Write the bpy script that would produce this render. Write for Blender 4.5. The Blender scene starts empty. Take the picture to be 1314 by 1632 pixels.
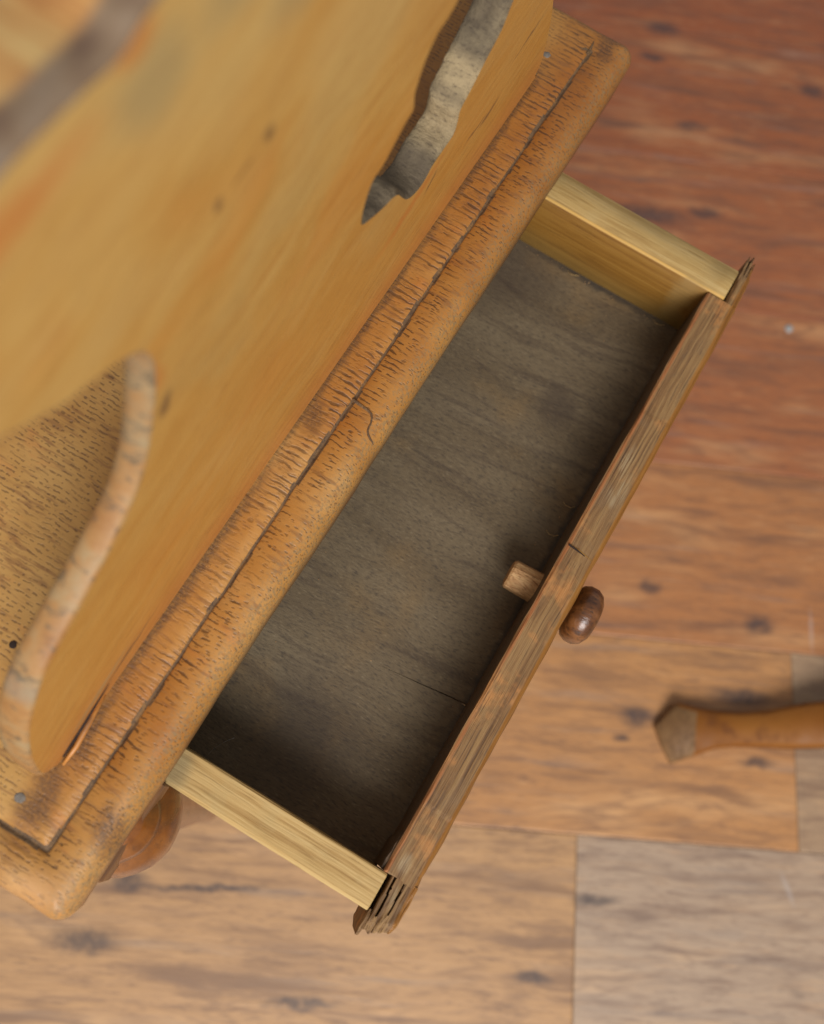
import bpy, bmesh, math, random
from mathutils import Vector, Matrix, noise as mn

random.seed(7)
scene = bpy.context.scene
C = scene.collection
ZS = 0.42                      # height of the seat's top above the floor (m)

# ------------------------------------------------------------------ camera
cam_d = bpy.data.cameras.new('camera')
cam = bpy.data.objects.new('camera', cam_d)
C.objects.link(cam)
RC = Matrix(((0.5066, 0.8084, -0.2998), (-0.8564, 0.5120, -0.0664), (0.0999, 0.2904, 0.9517)))
cam.matrix_world = Matrix.Translation((0.0765, -0.0524, ZS + 0.3639)) @ RC.normalized().to_4x4()
cam_d.sensor_fit = 'VERTICAL'
cam_d.sensor_height = 24.0
cam_d.lens = 24.0 * 1544.35 / 1632.0
cam_d.clip_start = 0.01
cam_d.clip_end = 50
cam_d.dof.use_dof = True
cam_d.dof.focus_distance = 0.405
cam_d.dof.aperture_fstop = 4.4
scene.camera = cam

# ------------------------------------------------------------------ light
world = bpy.data.worlds.new('World')
scene.world = world
world.use_nodes = True
world.node_tree.nodes['Background'].inputs['Color'].default_value = (0.98, 0.98, 0.97, 1)
world.node_tree.nodes['Background'].inputs['Strength'].default_value = 0.34


def area_lamp(name, loc, target, sx, sy, power, col):
    d = bpy.data.lights.new(name, 'AREA')
    d.shape = 'RECTANGLE'
    d.size, d.size_y = sx, sy
    d.energy = power
    d.color = col
    o = bpy.data.objects.new(name, d)
    o.location = loc
    o.rotation_euler = (Vector(target) - Vector(loc)).to_track_quat('-Z', 'Y').to_euler()
    C.objects.link(o)
    return o


# the room's window, beyond the lower edge of the photograph
area_lamp('window_light', (-1.28, -0.95, 1.88), (0.2, -0.05, 0.4), 1.15, 1.25, 68, (0.985, 0.99, 0.99))

scene.view_settings.view_transform = 'Standard'
scene.view_settings.look = 'None'
scene.view_settings.exposure = 0.0
scene.view_settings.gamma = 1.0


# ------------------------------------------------------------------ node helpers
def lin(c):
    out = []
    for v in c[:3]:
        v = v / 255.0
        out.append(v / 12.92 if v <= 0.04045 else ((v + 0.055) / 1.055) ** 2.4)
    return tuple(out) + (1.0,)


class NT:
    """small wrapper to write node trees as expressions"""

    def __init__(self, name):
        self.mat = bpy.data.materials.new(name)
        self.mat.use_nodes = True
        self.t = self.mat.node_tree
        self.b = self.t.nodes['Principled BSDF']

    def n(self, typ, **kw):
        x = self.t.nodes.new(typ)
        for k, v in kw.items():
            setattr(x, k, v)
        return x

    def put(self, sock, v):
        if isinstance(v, bpy.types.NodeSocket):
            self.t.links.new(v, sock)
        elif v is not None:
            sock.default_value = v

    def obj(self):
        return self.n('ShaderNodeTexCoord').outputs['Object']

    def pos(self):
        return self.n('ShaderNodeNewGeometry').outputs['Position']

    def normal(self):
        return self.n('ShaderNodeNewGeometry').outputs['Normal']

    def mapv(self, v, loc=(0, 0, 0), rot=(0, 0, 0), scale=(1, 1, 1)):
        m = self.n('ShaderNodeMapping')
        self.put(m.inputs['Vector'], v)
        m.inputs['Location'].default_value = loc
        m.inputs['Rotation'].default_value = rot
        m.inputs['Scale'].default_value = scale
        return m.outputs[0]

    def noise(self, v, scale=1.0, detail=3.0, rough=0.55, dist=0.0, color=False):
        m = self.n('ShaderNodeTexNoise')
        self.put(m.inputs['Vector'], v)
        m.inputs['Scale'].default_value = scale
        m.inputs['Detail'].default_value = detail
        m.inputs['Roughness'].default_value = rough
        m.inputs['Distortion'].default_value = dist
        return m.outputs['Color'] if color else m.outputs['Fac']

    def voro(self, v, scale=1.0, rand=1.0, out='Distance', feature='F1'):
        m = self.n('ShaderNodeTexVoronoi', feature=feature)
        self.put(m.inputs['Vector'], v)
        m.inputs['Scale'].default_value = scale
        m.inputs['Randomness'].default_value = rand
        return m.outputs[out]

    def math(self, op, a, b=None, c=None, clamp=False):
        m = self.n('ShaderNodeMath', operation=op, use_clamp=clamp)
        self.put(m.inputs[0], a)
        if b is not None:
            self.put(m.inputs[1], b)
        if c is not None:
            self.put(m.inputs[2], c)
        return m.outputs[0]

    def vmath(self, op, a, b=None):
        m = self.n('ShaderNodeVectorMath', operation=op)
        self.put(m.inputs[0], a)
        if b is not None:
            self.put(m.inputs[1], b)
        return m.outputs[1] if op in ('LENGTH', 'DOT_PRODUCT', 'DISTANCE') else m.outputs[0]

    def warp(self, v, scale, amount):
        """coordinates shaken by a noise of the given scale"""
        c = self.noise(v, scale, 2.0, 0.5, color=True)
        c = self.vmath('SUBTRACT', c, (0.5, 0.5, 0.5))
        c = self.vmath('MULTIPLY', c, amount)
        return self.vmath('ADD', v, c)

    def rng(self, x, a, b, lo=0.0, hi=1.0, smooth=True):
        m = self.n('ShaderNodeMapRange', interpolation_type='SMOOTHSTEP' if smooth else 'LINEAR')
        self.put(m.inputs['Value'], x)
        m.inputs['From Min'].default_value = a
        m.inputs['From Max'].default_value = b
        m.inputs['To Min'].default_value = lo
        m.inputs['To Max'].default_value = hi
        return m.outputs[0]

    def ramp(self, x, stops):
        r = self.n('ShaderNodeValToRGB')
        self.put(r.inputs[0], x)
        e = r.color_ramp.elements
        while len(e) < len(stops):
            e.new(0.5)
        for k, (p, c) in enumerate(stops):
            e[k].position = p
            e[k].color = lin(c)
        return r.outputs[0]

    def mix(self, a, b, f, mode='MIX'):
        m = self.n('ShaderNodeMix', data_type='RGBA', blend_type=mode)
        self.put(m.inputs['Factor'], f)
        self.put(m.inputs['A'] if False else m.inputs[6], a if isinstance(a, bpy.types.NodeSocket) else lin(a))
        self.put(m.inputs[7], b if isinstance(b, bpy.types.NodeSocket) else lin(b))
        return m.outputs[2]

    def sep(self, v):
        s = self.n('ShaderNodeSeparateXYZ')
        self.put(s.inputs[0], v)
        return s.outputs

    def comb(self, x, y, z):
        s = self.n('ShaderNodeCombineXYZ')
        self.put(s.inputs[0], x)
        self.put(s.inputs[1], y)
        self.put(s.inputs[2], z)
        return s.outputs[0]

    def spots(self, v, lst):
        """stains with a place of their own: (x, y, radius along x, radius along y, turn) each"""
        tot = None
        for (x, y, rx, ry, a) in lst:
            m = self.n('ShaderNodeMapping', vector_type='TEXTURE')
            self.put(m.inputs['Vector'], v)
            m.inputs['Location'].default_value = (x, y, 0)
            m.inputs['Rotation'].default_value = (0, 0, a)
            m.inputs['Scale'].default_value = (rx, ry, 1e6)
            d = self.vmath('LENGTH', m.outputs[0])
            f = self.rng(d, 1.15, 0.25)
            tot = f if tot is None else self.math('MAXIMUM', tot, f)
        return tot

    def bump(self, h, strength=0.5, dist=0.0006, prev=None):
        m = self.n('ShaderNodeBump')
        m.inputs['Strength'].default_value = strength
        m.inputs['Distance'].default_value = dist
        self.put(m.inputs['Height'], h)
        if prev is not None:
            self.put(m.inputs['Normal'], prev)
        return m.outputs[0]

    def out(self, color, rough=0.5, bump=None, spec=0.5, coat=0.0, coat_rough=0.2):
        self.put(self.b.inputs['Base Color'], color if isinstance(color, bpy.types.NodeSocket) else lin(color))
        self.put(self.b.inputs['Roughness'], rough)
        self.b.inputs['Specular IOR Level'].default_value = spec
        self.b.inputs['Coat Weight'].default_value = coat
        self.b.inputs['Coat Roughness'].default_value = coat_rough
        if bump is not None:
            self.put(self.b.inputs['Normal'], bump)
        return self.mat


# ------------------------------------------------------------------ mesh helpers
def link_mesh(name, verts, faces, mats, parent=None, midx=None, smooth=False, me=None):
    if me is None:
        me = bpy.data.meshes.new(name)
        me.from_pydata([tuple(v) for v in verts], [], faces)
        bm = bmesh.new()
        bm.from_mesh(me)
        bmesh.ops.recalc_face_normals(bm, faces=bm.faces)
        bm.to_mesh(me)
        bm.free()
        for m in (mats if isinstance(mats, (list, tuple)) else [mats]):
            me.materials.append(m)
        if midx:
            for p, i in zip(me.polygons, midx):
                p.material_index = i
        if smooth:
            for p in me.polygons:
                p.use_smooth = True
    o = bpy.data.objects.new(name, me)
    C.objects.link(o)
    if parent is not None:
        o.parent = parent
        o.matrix_parent_inverse = Matrix.Translation(-parent_origin(parent))
    return o


def parent_origin(p):
    v = Vector(p.location)
    while p.parent is not None:
        p = p.parent
        v = v + Vector(p.location) if p.get('_local') else v
    return v


def thing(name, label, cat, loc, group=None, kind=None):
    o = bpy.data.objects.new(name, None)
    C.objects.link(o)
    o.location = loc
    o.empty_display_size = 0.05
    if label:
        o['label'] = label
    if cat:
        o['category'] = cat
    if group:
        o['group'] = group
    if kind:
        o['kind'] = kind
    return o


def fnoise(x, y=0.0, z=0.0):
    return mn.noise(Vector((x, y, z)))


def sweep(stations, close_ends=True):
    """skin a list of rings (each a list of points, same count)"""
    n = len(stations[0])
    V = [p for s in stations for p in s]
    F = []
    for i in range(len(stations) - 1):
        for j in range(n):
            a, b = i * n + j, i * n + (j + 1) % n
            F.append((a, b, b + n, a + n))
    if close_ends:
        F.append(tuple(range(n))[::-1])
        F.append(tuple(range((len(stations) - 1) * n, len(stations) * n)))
    return V, F


def lathe(profile, axis_pt, axis, seg=40, wob=0.0, seed=0.0):
    """rings of radius r at distance t along an axis through axis_pt"""
    ax = Vector(axis).normalized()
    e1 = ax.orthogonal().normalized()
    e2 = ax.cross(e1)
    st = []
    for (t, r) in profile:
        ring = []
        for k in range(seg):
            a = 2 * math.pi * k / seg
            rr = r * (1 + wob * fnoise(3 * math.cos(a) + seed, 3 * math.sin(a), t * 60))
            ring.append(Vector(axis_pt) + ax * t + (e1 * math.cos(a) + e2 * math.sin(a)) * rr)
        st.append(ring)
    return sweep(st)


def plank_box(x0, x1, y0, y1, z0, z1, bev=0.0012, along='x', n=40, wob=0.0, seed=0.0, bevs=None):
    """a board with eased arrises, swept along its grain with a little unevenness.
    bevs: own bevel for (low-low, high-low, high-high, low-high) corners of the section"""
    if along == 'x':
        a0, a1, b0, b1, lo, hi = y0, y1, z0, z1, x0, x1
    else:
        a0, a1, b0, b1, lo, hi = x0, x1, z0, z1, y0, y1
    bb = bevs or (bev,) * 4
    sec = [(a0 + bb[0], b0), (a1 - bb[1], b0), (a1, b0 + bb[1]), (a1, b1 - bb[2]),
           (a1 - bb[2], b1), (a0 + bb[3], b1), (a0, b1 - bb[3]), (a0, b0 + bb[0])]
    st = []
    for i in range(n + 1):
        t = i / n
        s = lo + (hi - lo) * t
        ring = []
        for k, (a, b) in enumerate(sec):
            da = wob * fnoise(s * 45 + seed, k * 3.1, seed)
            db = wob * fnoise(s * 45 + seed, k * 3.1 + 50, seed)
            # ends eased as well
            e = 0.0
            if i == 0 or i == n:
                e = min(bb) * 0.6
                ca, cb = (a0 + a1) / 2, (b0 + b1) / 2
                a2 = a + (ca - a) * e / max(abs(a0 - a1), 1e-6) * 2
                b2 = b + (cb - b) * e / max(abs(b0 - b1), 1e-6) * 2
            else:
                a2, b2 = a, b
            p = (s, a2 + da, b2 + db) if along == 'x' else (a2 + da, s, b2 + db)
            ring.append(Vector(p))
        st.append(ring)
    # short extra stations so that the end easing stays at the ends
    first = [v.copy() for v in st[1]]
    L = hi - lo
    k = 1 if hi > lo else -1
    ax = 0 if along == 'x' else 1
    for v in first:
        v[ax] = lo + k * min(bb) * 0.6
    last = [v.copy() for v in st[-2]]
    for v in last:
        v[ax] = hi - k * min(bb) * 0.6
    st = [st[0], first] + st[1:-1] + [last, st[-1]]
    return sweep(st)


# ------------------------------------------------------------------ materials
def mat_floor():
    t = NT('laminate_planks')
    info = t.n('ShaderNodeObjectInfo')
    p = t.obj()                                        # each plank: x along, y across
    r = info.outputs['Random']
    off = t.comb(t.math('MULTIPLY', r, 7.3), t.math('MULTIPLY', r, 3.1), 0.0)
    q = t.vmath('ADD', p, off)
    q = t.warp(q, 11.0, (0.030, 0.009, 0.0))
    broad = t.noise(t.mapv(q, scale=(5, 20, 1)), 1.0, 3, 0.6)
    mid = t.noise(t.mapv(q, scale=(19, 120, 1)), 1.0, 5, 0.66, 0.3)
    fine = t.noise(t.mapv(q, scale=(36, 560, 1)), 1.0, 3, 0.65)
    rings = t.noise(t.mapv(q, scale=(6, 30, 1)), 1.0, 1.5, 0.5, 0.3)
    rings = t.math('PINGPONG', t.math('MULTIPLY', rings, 9.0), 0.5)
    oc = info.outputs['Color']
    dark = t.mix(oc, (96, 66, 52), 0.72)
    pale = t.mix(oc, (226, 176, 122), 0.55)
    base = t.mix(oc, pale, t.rng(broad, 0.50, 0.72, 0, 0.75))
    base = t.mix(base, dark, t.rng(broad, 0.46, 0.28, 0, 0.55))
    base = t.mix(base, pale, t.rng(mid, 0.54, 0.76, 0, 0.40))
    base = t.mix(base, dark, t.rng(mid, 0.48, 0.28, 0, 0.85))
    base = t.mix(base, dark, t.math('MULTIPLY', t.rng(rings, 0.26, 0.0, 0, 0.32), t.rng(broad, 0.42, 0.60)))
    base = t.mix(base, dark, t.rng(fine, 0.52, 0.32, 0, 0.40))
    fl2 = t.noise(t.mapv(q, loc=(9, 3, 0), scale=(26, 300, 1)), 1.0, 4, 0.7)
    base = t.mix(base, t.mix(oc, (214, 164, 116), 0.6), t.rng(fl2, 0.55, 0.70, 0, 0.55))
    dash = t.voro(t.mapv(q, scale=(70, 520, 1)), 1.0, 1.0)
    base = t.mix(base, dark, t.math('MULTIPLY', t.rng(dash, 0.34, 0.12, 0, 0.55), t.rng(broad, 0.66, 0.40, 0.25, 1.0)))
    grey = t.noise(t.mapv(q, loc=(4, 2, 0), scale=(6, 75, 1)), 1.0, 3, 0.6)
    base = t.mix(base, (132, 120, 112), t.rng(grey, 0.54, 0.74, 0, 0.34))
    mot = t.noise(t.mapv(q, loc=(1, 7, 0), scale=(20, 96, 1)), 1.0, 4, 0.65)
    base = t.mix(base, dark, t.math('MULTIPLY', t.rng(mot, 0.50, 0.72, 0, 0.60), t.rng(broad, 0.60, 0.40, 0.10, 1.0)))
    lng = t.noise(t.mapv(q, loc=(5, 8, 0), scale=(7, 70, 1)), 1.0, 4, 0.62, 0.4)
    base = t.mix(base, dark, t.rng(lng, 0.50, 0.70, 0, 0.80))
    sm = t.noise(t.mapv(q, scale=(20, 44, 1)), 1.0, 3, 0.6)
    base = t.mix(base, (74, 52, 46), t.rng(sm, 0.66, 0.82, 0, 0.45))
    # knots and dark smudges where this floor has them (floor position)
    w = t.warp(t.pos(), 60.0, (0.010, 0.010, 0.0))
    an = math.atan2(-0.8971, 0.4419)
    kn = t.spots(w, [(.3749, -.2032, .013, .007, an), (.2489, -.2396, .010, .005, an), (.272, -.2425, .016, .013, an),
                     (.3323, -.3111, .030, .010, an), (.7384, -.0857, .022, .009, an), (.9136, .0493, .022, .012, an),
                     (.8753, .0415, .016, .008, an), (.9364, -.1173, .017, .011, an), (.8219, -.0282, .020, .007, an),
                     (-.036, .035, .019, .009, an), (-.012, -.015, .060, .0035, an + .06), (.1303, -.2776, .022, .006, an),
                     (.50, -.12, .05, .008, an), (.56, -.03, .06, .010, an), (.70, -.03, .07, .013, an),
                     (.395, -.30, .016, .012, an), (-.085, .04, .034, .012, an), (-.0425, -.1198, .035, .006, an),
                     (.0574, -.2611, .018, .007, an), (.29, -.345, .02, .006, an)])
    kn = t.math('MULTIPLY', kn, t.rng(t.noise(w, 160, 3, 0.6), 0.2, 0.6, 0.45, 1.0))
    base = t.mix(base, (58, 46, 48), t.math('MULTIPLY', kn, 0.78))
    sc = t.spots(t.warp(t.pos(), 60.0, (0.004, 0.004, 0)), [(.416, -.342, .0022, .022, 2.03), (.215, -.408, .003, .016, 2.4)])
    base = t.mix(base, (190, 180, 175), t.math('MULTIPLY', sc, 0.28))
    b = t.bump(t.math('ADD', t.math('MULTIPLY', mid, 0.7), t.math('MULTIPLY', fine, 0.3)), 0.35, 0.0009)
    return t.out(base, t.rng(mid, 0.2, 0.8, 0.56, 0.48), b, 0.75)


def mat_seat():
    t = NT('seat_wood')
    p = t.obj()
    s = t.sep(p)
    big = t.noise(p, 22, 3, 0.6)
    med = t.noise(t.mapv(p, scale=(130, 55, 130)), 1, 3, 0.6)
    fib = t.noise(t.mapv(p, scale=(900, 110, 900)), 1, 3, 0.6)
    inner = t.rng(t.math('ADD', s[1], t.math('MULTIPLY', big, 0.012)), 0.026, 0.050)
    # the seat slopes over at y < 18 mm: more orange and worn there
    col = t.ramp(big, [(0.30, (160, 102, 42)), (0.5, (176, 122, 58)), (0.72, (188, 142, 84))])
    coli = t.ramp(big, [(0.30, (164, 116, 56)), (0.5, (180, 134, 72)), (0.72, (192, 148, 86))])
    col = t.mix(col, coli, inner)
    col = t.mix(col, (196, 112, 52), t.rng(med, 0.58, 0.74, 0, 0.22))
    col = t.mix(col, (150, 108, 62), t.rng(fib, 0.5, 0.26, 0, 0.55))
    # near end of the border is paler, the far end browner
    far = t.rng(s[0], 0.22, 0.40)
    col = t.mix(col, t.mix(col, (215, 190, 150), 0.75, 'MULTIPLY'), far)
    # pores: long open vessels along the grain (y)
    w = t.warp(p, 60, (0.0022, 0.003, 0.0022))
    thr = t.noise(p, 75, 2, 0.5)
    long_ = t.rng(s[0], 0.10, 0.20, 0.35, 1.0)                     # longer pores towards the far end
    wq = t.warp(t.warp(w, 160, (0.0020, 0.0, 0.0020)), 520, (0.0008, 0.0, 0.0008))

    def ticks(freq, yfreq, half, level, shift):
        """vessels cut lengthwise: rows at a near-even spacing across x, each broken up along y"""
        ws = t.sep(wq)
        u = t.math('ADD', t.math('MULTIPLY', ws[0], freq), shift)
        col_id = t.math('FLOOR', u)
        d = t.math('ABSOLUTE', t.math('SUBTRACT', t.math('FRACT', u), 0.5))
        half_n = t.math('MULTIPLY', d, t.rng(t.noise(t.comb(t.math('MULTIPLY', col_id, 3.91), t.math('MULTIPLY', ws[1], yfreq * 1.6), 2.0), 1.0, 2.0, 0.6), 0.35, 0.65, 1.9, 0.85))
        br = t.noise(t.comb(t.math('MULTIPLY', col_id, 7.37), t.math('MULTIPLY', ws[1], yfreq), shift), 1.0, 1.0, 0.5)
        on = t.rng(br, level, level + 0.07)
        return t.math('MULTIPLY', t.rng(half_n, half, half * 0.30), on)

    vd = t.voro(t.mapv(w, loc=(1.3, 5.7, 2.4), scale=(760, 260, 760)), 1, 1.0)
    onb = t.rng(s[1], 0.0068, 0.0105)                   # long ones where the grain lies flat
    inb = t.rng(s[1], 0.0165, 0.0185)
    sa = t.math('MULTIPLY', ticks(372, 100, 0.32, 0.43, 0.0), t.math('MULTIPLY', long_, inb))
    sb = t.math('MULTIPLY', ticks(402, 190, 0.25, 0.47, 11.3), t.math('MULTIPLY', onb, t.math('SUBTRACT', 1.0, t.math('MULTIPLY', t.math('MULTIPLY', long_, inb), 0.7))))
    sd = t.rng(vd, 0.32, 0.18, 0, 0.75)
    sd = t.math('MULTIPLY', sd, t.rng(s[1], 0.017, 0.010, 0.55, 1.0))
    pc = t.math('MAXIMUM', sa, t.math('MAXIMUM', sb, sd))
    pi_ = t.math('MULTIPLY', ticks(500, 420, 0.30, 0.46, 5.1), 0.66)
    pore = t.math('ADD', t.math('MULTIPLY', pc, t.math('SUBTRACT', 1.0, inner)), t.math('MULTIPLY', pi_, inner))
    pore = t.math('MULTIPLY', pore, t.rng(thr, 0.32, 0.56, 0.30, 1.0))
    col = t.mix(col, (158, 102, 42), t.math('MULTIPLY', t.rng(s[1], 0.0205, 0.029, 0, 0.75), t.math('SUBTRACT', 1.0, inner)))
    streak = t.noise(t.mapv(w, scale=(520, 70, 520)), 1, 2, 0.5)
    col = t.mix(col, (120, 78, 46), t.rng(streak, 0.54, 0.70, 0, 0.55))
    col = t.mix(col, (70, 48, 32), t.math('MULTIPLY', pore, 0.78))
    # grey dirt worn into the rounded edge and rubbed bright spots
    rim = t.rng(s[1], 0.012, 0.001)
    grit = t.noise(p, 800, 3, 0.7)
    col = t.mix(col, (126, 106, 74), t.math('MULTIPLY', rim, t.rng(grit, 0.42, 0.66, 0, 0.75)))
    dirt_shade = t.spots(t.warp(p, 120, (0.006, 0.006, 0)), [(.054, .028, .009, .004, .2), (.041, .0325, .008, .0022, -.5), (.041, .042, .0035, .010, .1), (.036, .030, .012, .006, .3), (.034, .003, .012, .007, .5), (.0281, .030, .01, .008, 0), (.438, .012, .012, .006, 0.2), (.06, .030, .02, .004, 0.0), (.12, .0305, .08, .0035, 0.0), (.25, .031, .10, .003, 0.0), (.205, .027, .012, .005, .4), (.36, .031, .06, .003, 0)])  # grime, with the contact shadow round the back board's foot painted in
    col = t.mix(col, (84, 58, 40), t.math('MULTIPLY', dirt_shade, t.rng(grit, 0.3, 0.62, 0.25, 0.75)))
    wear = t.spots(t.warp(p, 150, (0.004, 0.004, 0)), [(.004, .015, .010, .020, .5), (.452, .006, .006, .006, 0)])
    col = t.mix(col, (216, 170, 124), t.math('MULTIPLY', wear, 0.30))
    h = t.math('ADD', t.math('MULTIPLY', pore, -1.0), t.math('MULTIPLY', fib, 0.35))
    h = t.math('ADD', h, t.math('MULTIPLY', med, 0.3))
    b = t.bump(h, 0.45, 0.0006)
    return t.out(col, t.rng(grit, 0.3, 0.7, 0.42, 0.58), b, 0.45)


def mat_groove():
    t = NT('groove_dirt')
    p = t.obj()
    n = t.noise(p, 160, 3, 0.6)
    n2 = t.noise(p, 900, 2, 0.6)
    col = t.ramp(n, [(0.3, (84, 60, 40)), (0.5, (106, 82, 58)), (0.7, (134, 98, 58))])
    col = t.mix(col, (66, 54, 46), t.rng(n2, 0.5, 0.34, 0, 0.7))
    return t.out(col, 0.75, t.bump(n2, 0.5, 0.0004), 0.3)


def mat_back():
    t = NT('back_board_wood')
    p = t.obj()
    s = t.sep(p)
    q = t.comb(s[0], s[2], s[1])                         # x along the board, y = height
    w = t.warp(q, 18, (0.02, 0.012, 0.0))
    ang = t.mapv(w, rot=(0, 0, -0.12))
    st = t.noise(t.mapv(ang, scale=(16, 62, 30)), 1, 4, 0.55, 0.4)
    st2 = t.noise(t.mapv(ang, loc=(2, 5, 0), scale=(22, 260, 60)), 1, 3, 0.6)
    fine = t.noise(t.mapv(ang, scale=(60, 900, 200)), 1, 3, 0.6)
    big = t.noise(t.mapv(w, scale=(15, 22, 10)), 1, 2, 0.5)
    col = t.ramp(st, [(0.22, (184, 132, 60)), (0.44, (192, 143, 70)), (0.58, (196, 150, 78)), (0.80, (196, 158, 92))])
    col = t.mix(col, (200, 132, 58), t.rng(big, 0.48, 0.32, 0, 0.40))
    col = t.mix(col, (182, 152, 92), t.rng(big, 0.54, 0.70, 0, 0.45))
    por = t.voro(t.mapv(ang, scale=(90, 900, 900)), 1, 1.0)
    col = t.mix(col, (140, 92, 42), t.rng(por, 0.26, 0.12, 0, 0.45))
    col = t.mix(col, (210, 172, 108), t.rng(fine, 0.56, 0.74, 0, 0.35))
    col = t.mix(col, (198, 162, 98), t.rng(st2, 0.55, 0.75, 0, 0.30))
    col = t.mix(col, (166, 106, 44), t.rng(st2, 0.47, 0.28, 0, 0.35))
    col = t.mix(col, (194, 128, 50), t.rng(s[2], ZS + 0.15, ZS + 0.04, 0, 0.40))
    col = t.mix(col, (202, 168, 104), t.math('MULTIPLY', t.rng(s[2], ZS + 0.12, ZS + 0.20), t.rng(big, 0.40, 0.62, 0.1, 0.55)))
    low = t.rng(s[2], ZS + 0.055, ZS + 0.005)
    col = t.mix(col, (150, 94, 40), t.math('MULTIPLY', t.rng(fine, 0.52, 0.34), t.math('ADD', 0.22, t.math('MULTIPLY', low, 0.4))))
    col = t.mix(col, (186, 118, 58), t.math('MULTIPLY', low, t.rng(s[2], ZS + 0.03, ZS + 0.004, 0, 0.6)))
    ws = t.warp(q, 130, (0.004, 0.004, 0))
    z = ZS
    dk = t.spots(ws, [(.1916, z + .1821, .0026, .0036, .3), (.1718, z + .1803, .002, .0026, .3), (.181, z + .1805, .006, .0008, 0.06),
                      (.1404, z + .1324, .0030, .0060, -.5), (.3451, z + .0350, .010, .0022, .1), (.3338, z + .037, .010, .0013, .0),
                      (.372, z + .052, .016, .0012, .15), (.2950, z + .047, .007, .0015, .6), (.088, z + .012, .022, .0016, .16), (.066, z + .0055, .014, .0013, .22)])
    col = t.mix(col, (84, 58, 48), t.math('MULTIPLY', dk, 0.60))
    gy = t.spots(ws, [(.1609, z + .2276, .014, .012, 0), (.19, z + .2300, .02, .010, .2), (.072, z + .0135, .022, .0028, .2), (.21, z + .215, .02, .012, .3)])
    col = t.mix(col, (146, 132, 96), t.math('MULTIPLY', gy, 0.50))
    redge = t.spots(ws, [(.120, z + .232, .03, .006, .0), (.158, z + .2385, .008, .004, 0), (.139, z + .150, .006, .010, 0.2), (.28, z + .050, .03, .004, .2)])
    col = t.mix(col, (190, 110, 48), t.math('MULTIPLY', redge, 0.6))
    b = t.bump(t.math('ADD', t.math('MULTIPLY', fine, 0.5), t.math('MULTIPLY', st2, 0.6)), 0.35, 0.0008)
    return t.out(col, t.rng(st2, 0.3, 0.7, 0.42, 0.32), b, 0.5)


def mat_waney():
    """worn outer edge of the back board"""
    t = NT('worn_edge_wood')
    p = t.obj()
    n = t.noise(p, 75, 4, 0.65)
    n2 = t.noise(t.mapv(p, scale=(260, 120, 260)), 1, 3, 0.65, 0.8)
    z = t.sep(p)[2]
    col = t.ramp(n, [(0.3, (146, 98, 52)), (0.5, (162, 118, 70)), (0.7, (158, 132, 94))])
    up = t.rng(z, ZS + 0.10, ZS + 0.135)
    col = t.mix(col, (138, 120, 92), t.math('MULTIPLY', up, t.rng(n2, 0.38, 0.62, 0.25, 0.85)))
    col = t.mix(col, (98, 82, 62), t.math('MULTIPLY', t.rng(n2, 0.54, 0.66), 0.8))
    s = t.sep(p)
    ds = t.spots(t.warp(t.comb(s[0], s[2], 0.0), 150, (0.003, 0.003, 0)), [(.061, ZS + .074, .008, .003, .6)])
    col = t.mix(col, (128, 128, 118), t.math('MULTIPLY', ds, 0.35))
    return t.out(col, 0.55, t.bump(n2, 0.5, 0.0008), 0.4)


def mat_bark():
    t = NT('bark_lining')
    p = t.obj()
    s = t.sep(p)
    n = t.noise(p, 95, 4, 0.65)
    f = t.noise(t.mapv(p, scale=(900, 260, 700)), 1, 4, 0.7)
    col = t.ramp(n, [(0.28, (86, 74, 60)), (0.48, (110, 96, 76)), (0.72, (134, 118, 92))])
    pale = t.spots(t.warp(t.comb(s[0], s[2], 0.0), 80, (0.008, 0.008, 0)), [(.305, ZS + .066, .013, .014, 0.3), (.318, ZS + .076, .010, .010, .4)])
    col = t.mix(col, (196, 170, 128), t.math('MULTIPLY', pale, 0.5))
    dk = t.spots(t.warp(t.comb(s[0], s[2], 0.0), 100, (0.006, 0.006, 0)), [(.284, ZS + .058, .014, .010, .0), (.252, ZS + .082, .014, .007, .4), (.315, ZS + .083, .006, .005, .4)])
    col = t.mix(col, (86, 74, 60), t.math('MULTIPLY', dk, 0.65))
    col = t.mix(col, (66, 56, 50), t.rng(f, 0.5, 0.30, 0, 0.55))
    h = t.math('ADD', t.math('MULTIPLY', n, 1.0), t.math('MULTIPLY', f, 0.35))
    return t.out(col, 0.85, t.bump(h, 0.9, 0.0022), 0.2)


def mat_back_top():
    t = NT('board_top_edge')
    p = t.obj()
    s = t.sep(p)
    st = t.noise(t.mapv(p, rot=(0, 0, 0.15), scale=(420, 60, 60)), 1, 3, 0.6)
    n = t.noise(p, 80, 3, 0.6)
    col = t.ramp(st, [(0.3, (150, 100, 54)), (0.5, (182, 134, 78)), (0.7, (188, 156, 100))])
    # a strip of grey bark stays along the front arris
    yy = t.math('ADD', s[1], t.math('MULTIPLY', t.math('SUBTRACT', n, 0.5), 0.0035))
    strip = t.rng(yy, 0.0392, 0.0366)
    g = t.ramp(n, [(0.32, (96, 72, 58)), (0.5, (122, 100, 78)), (0.7, (128, 112, 96))])
    col = t.mix(col, g, strip)
    return t.out(col, 0.6, t.bump(n, 0.4, 0.001), 0.35)


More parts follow.
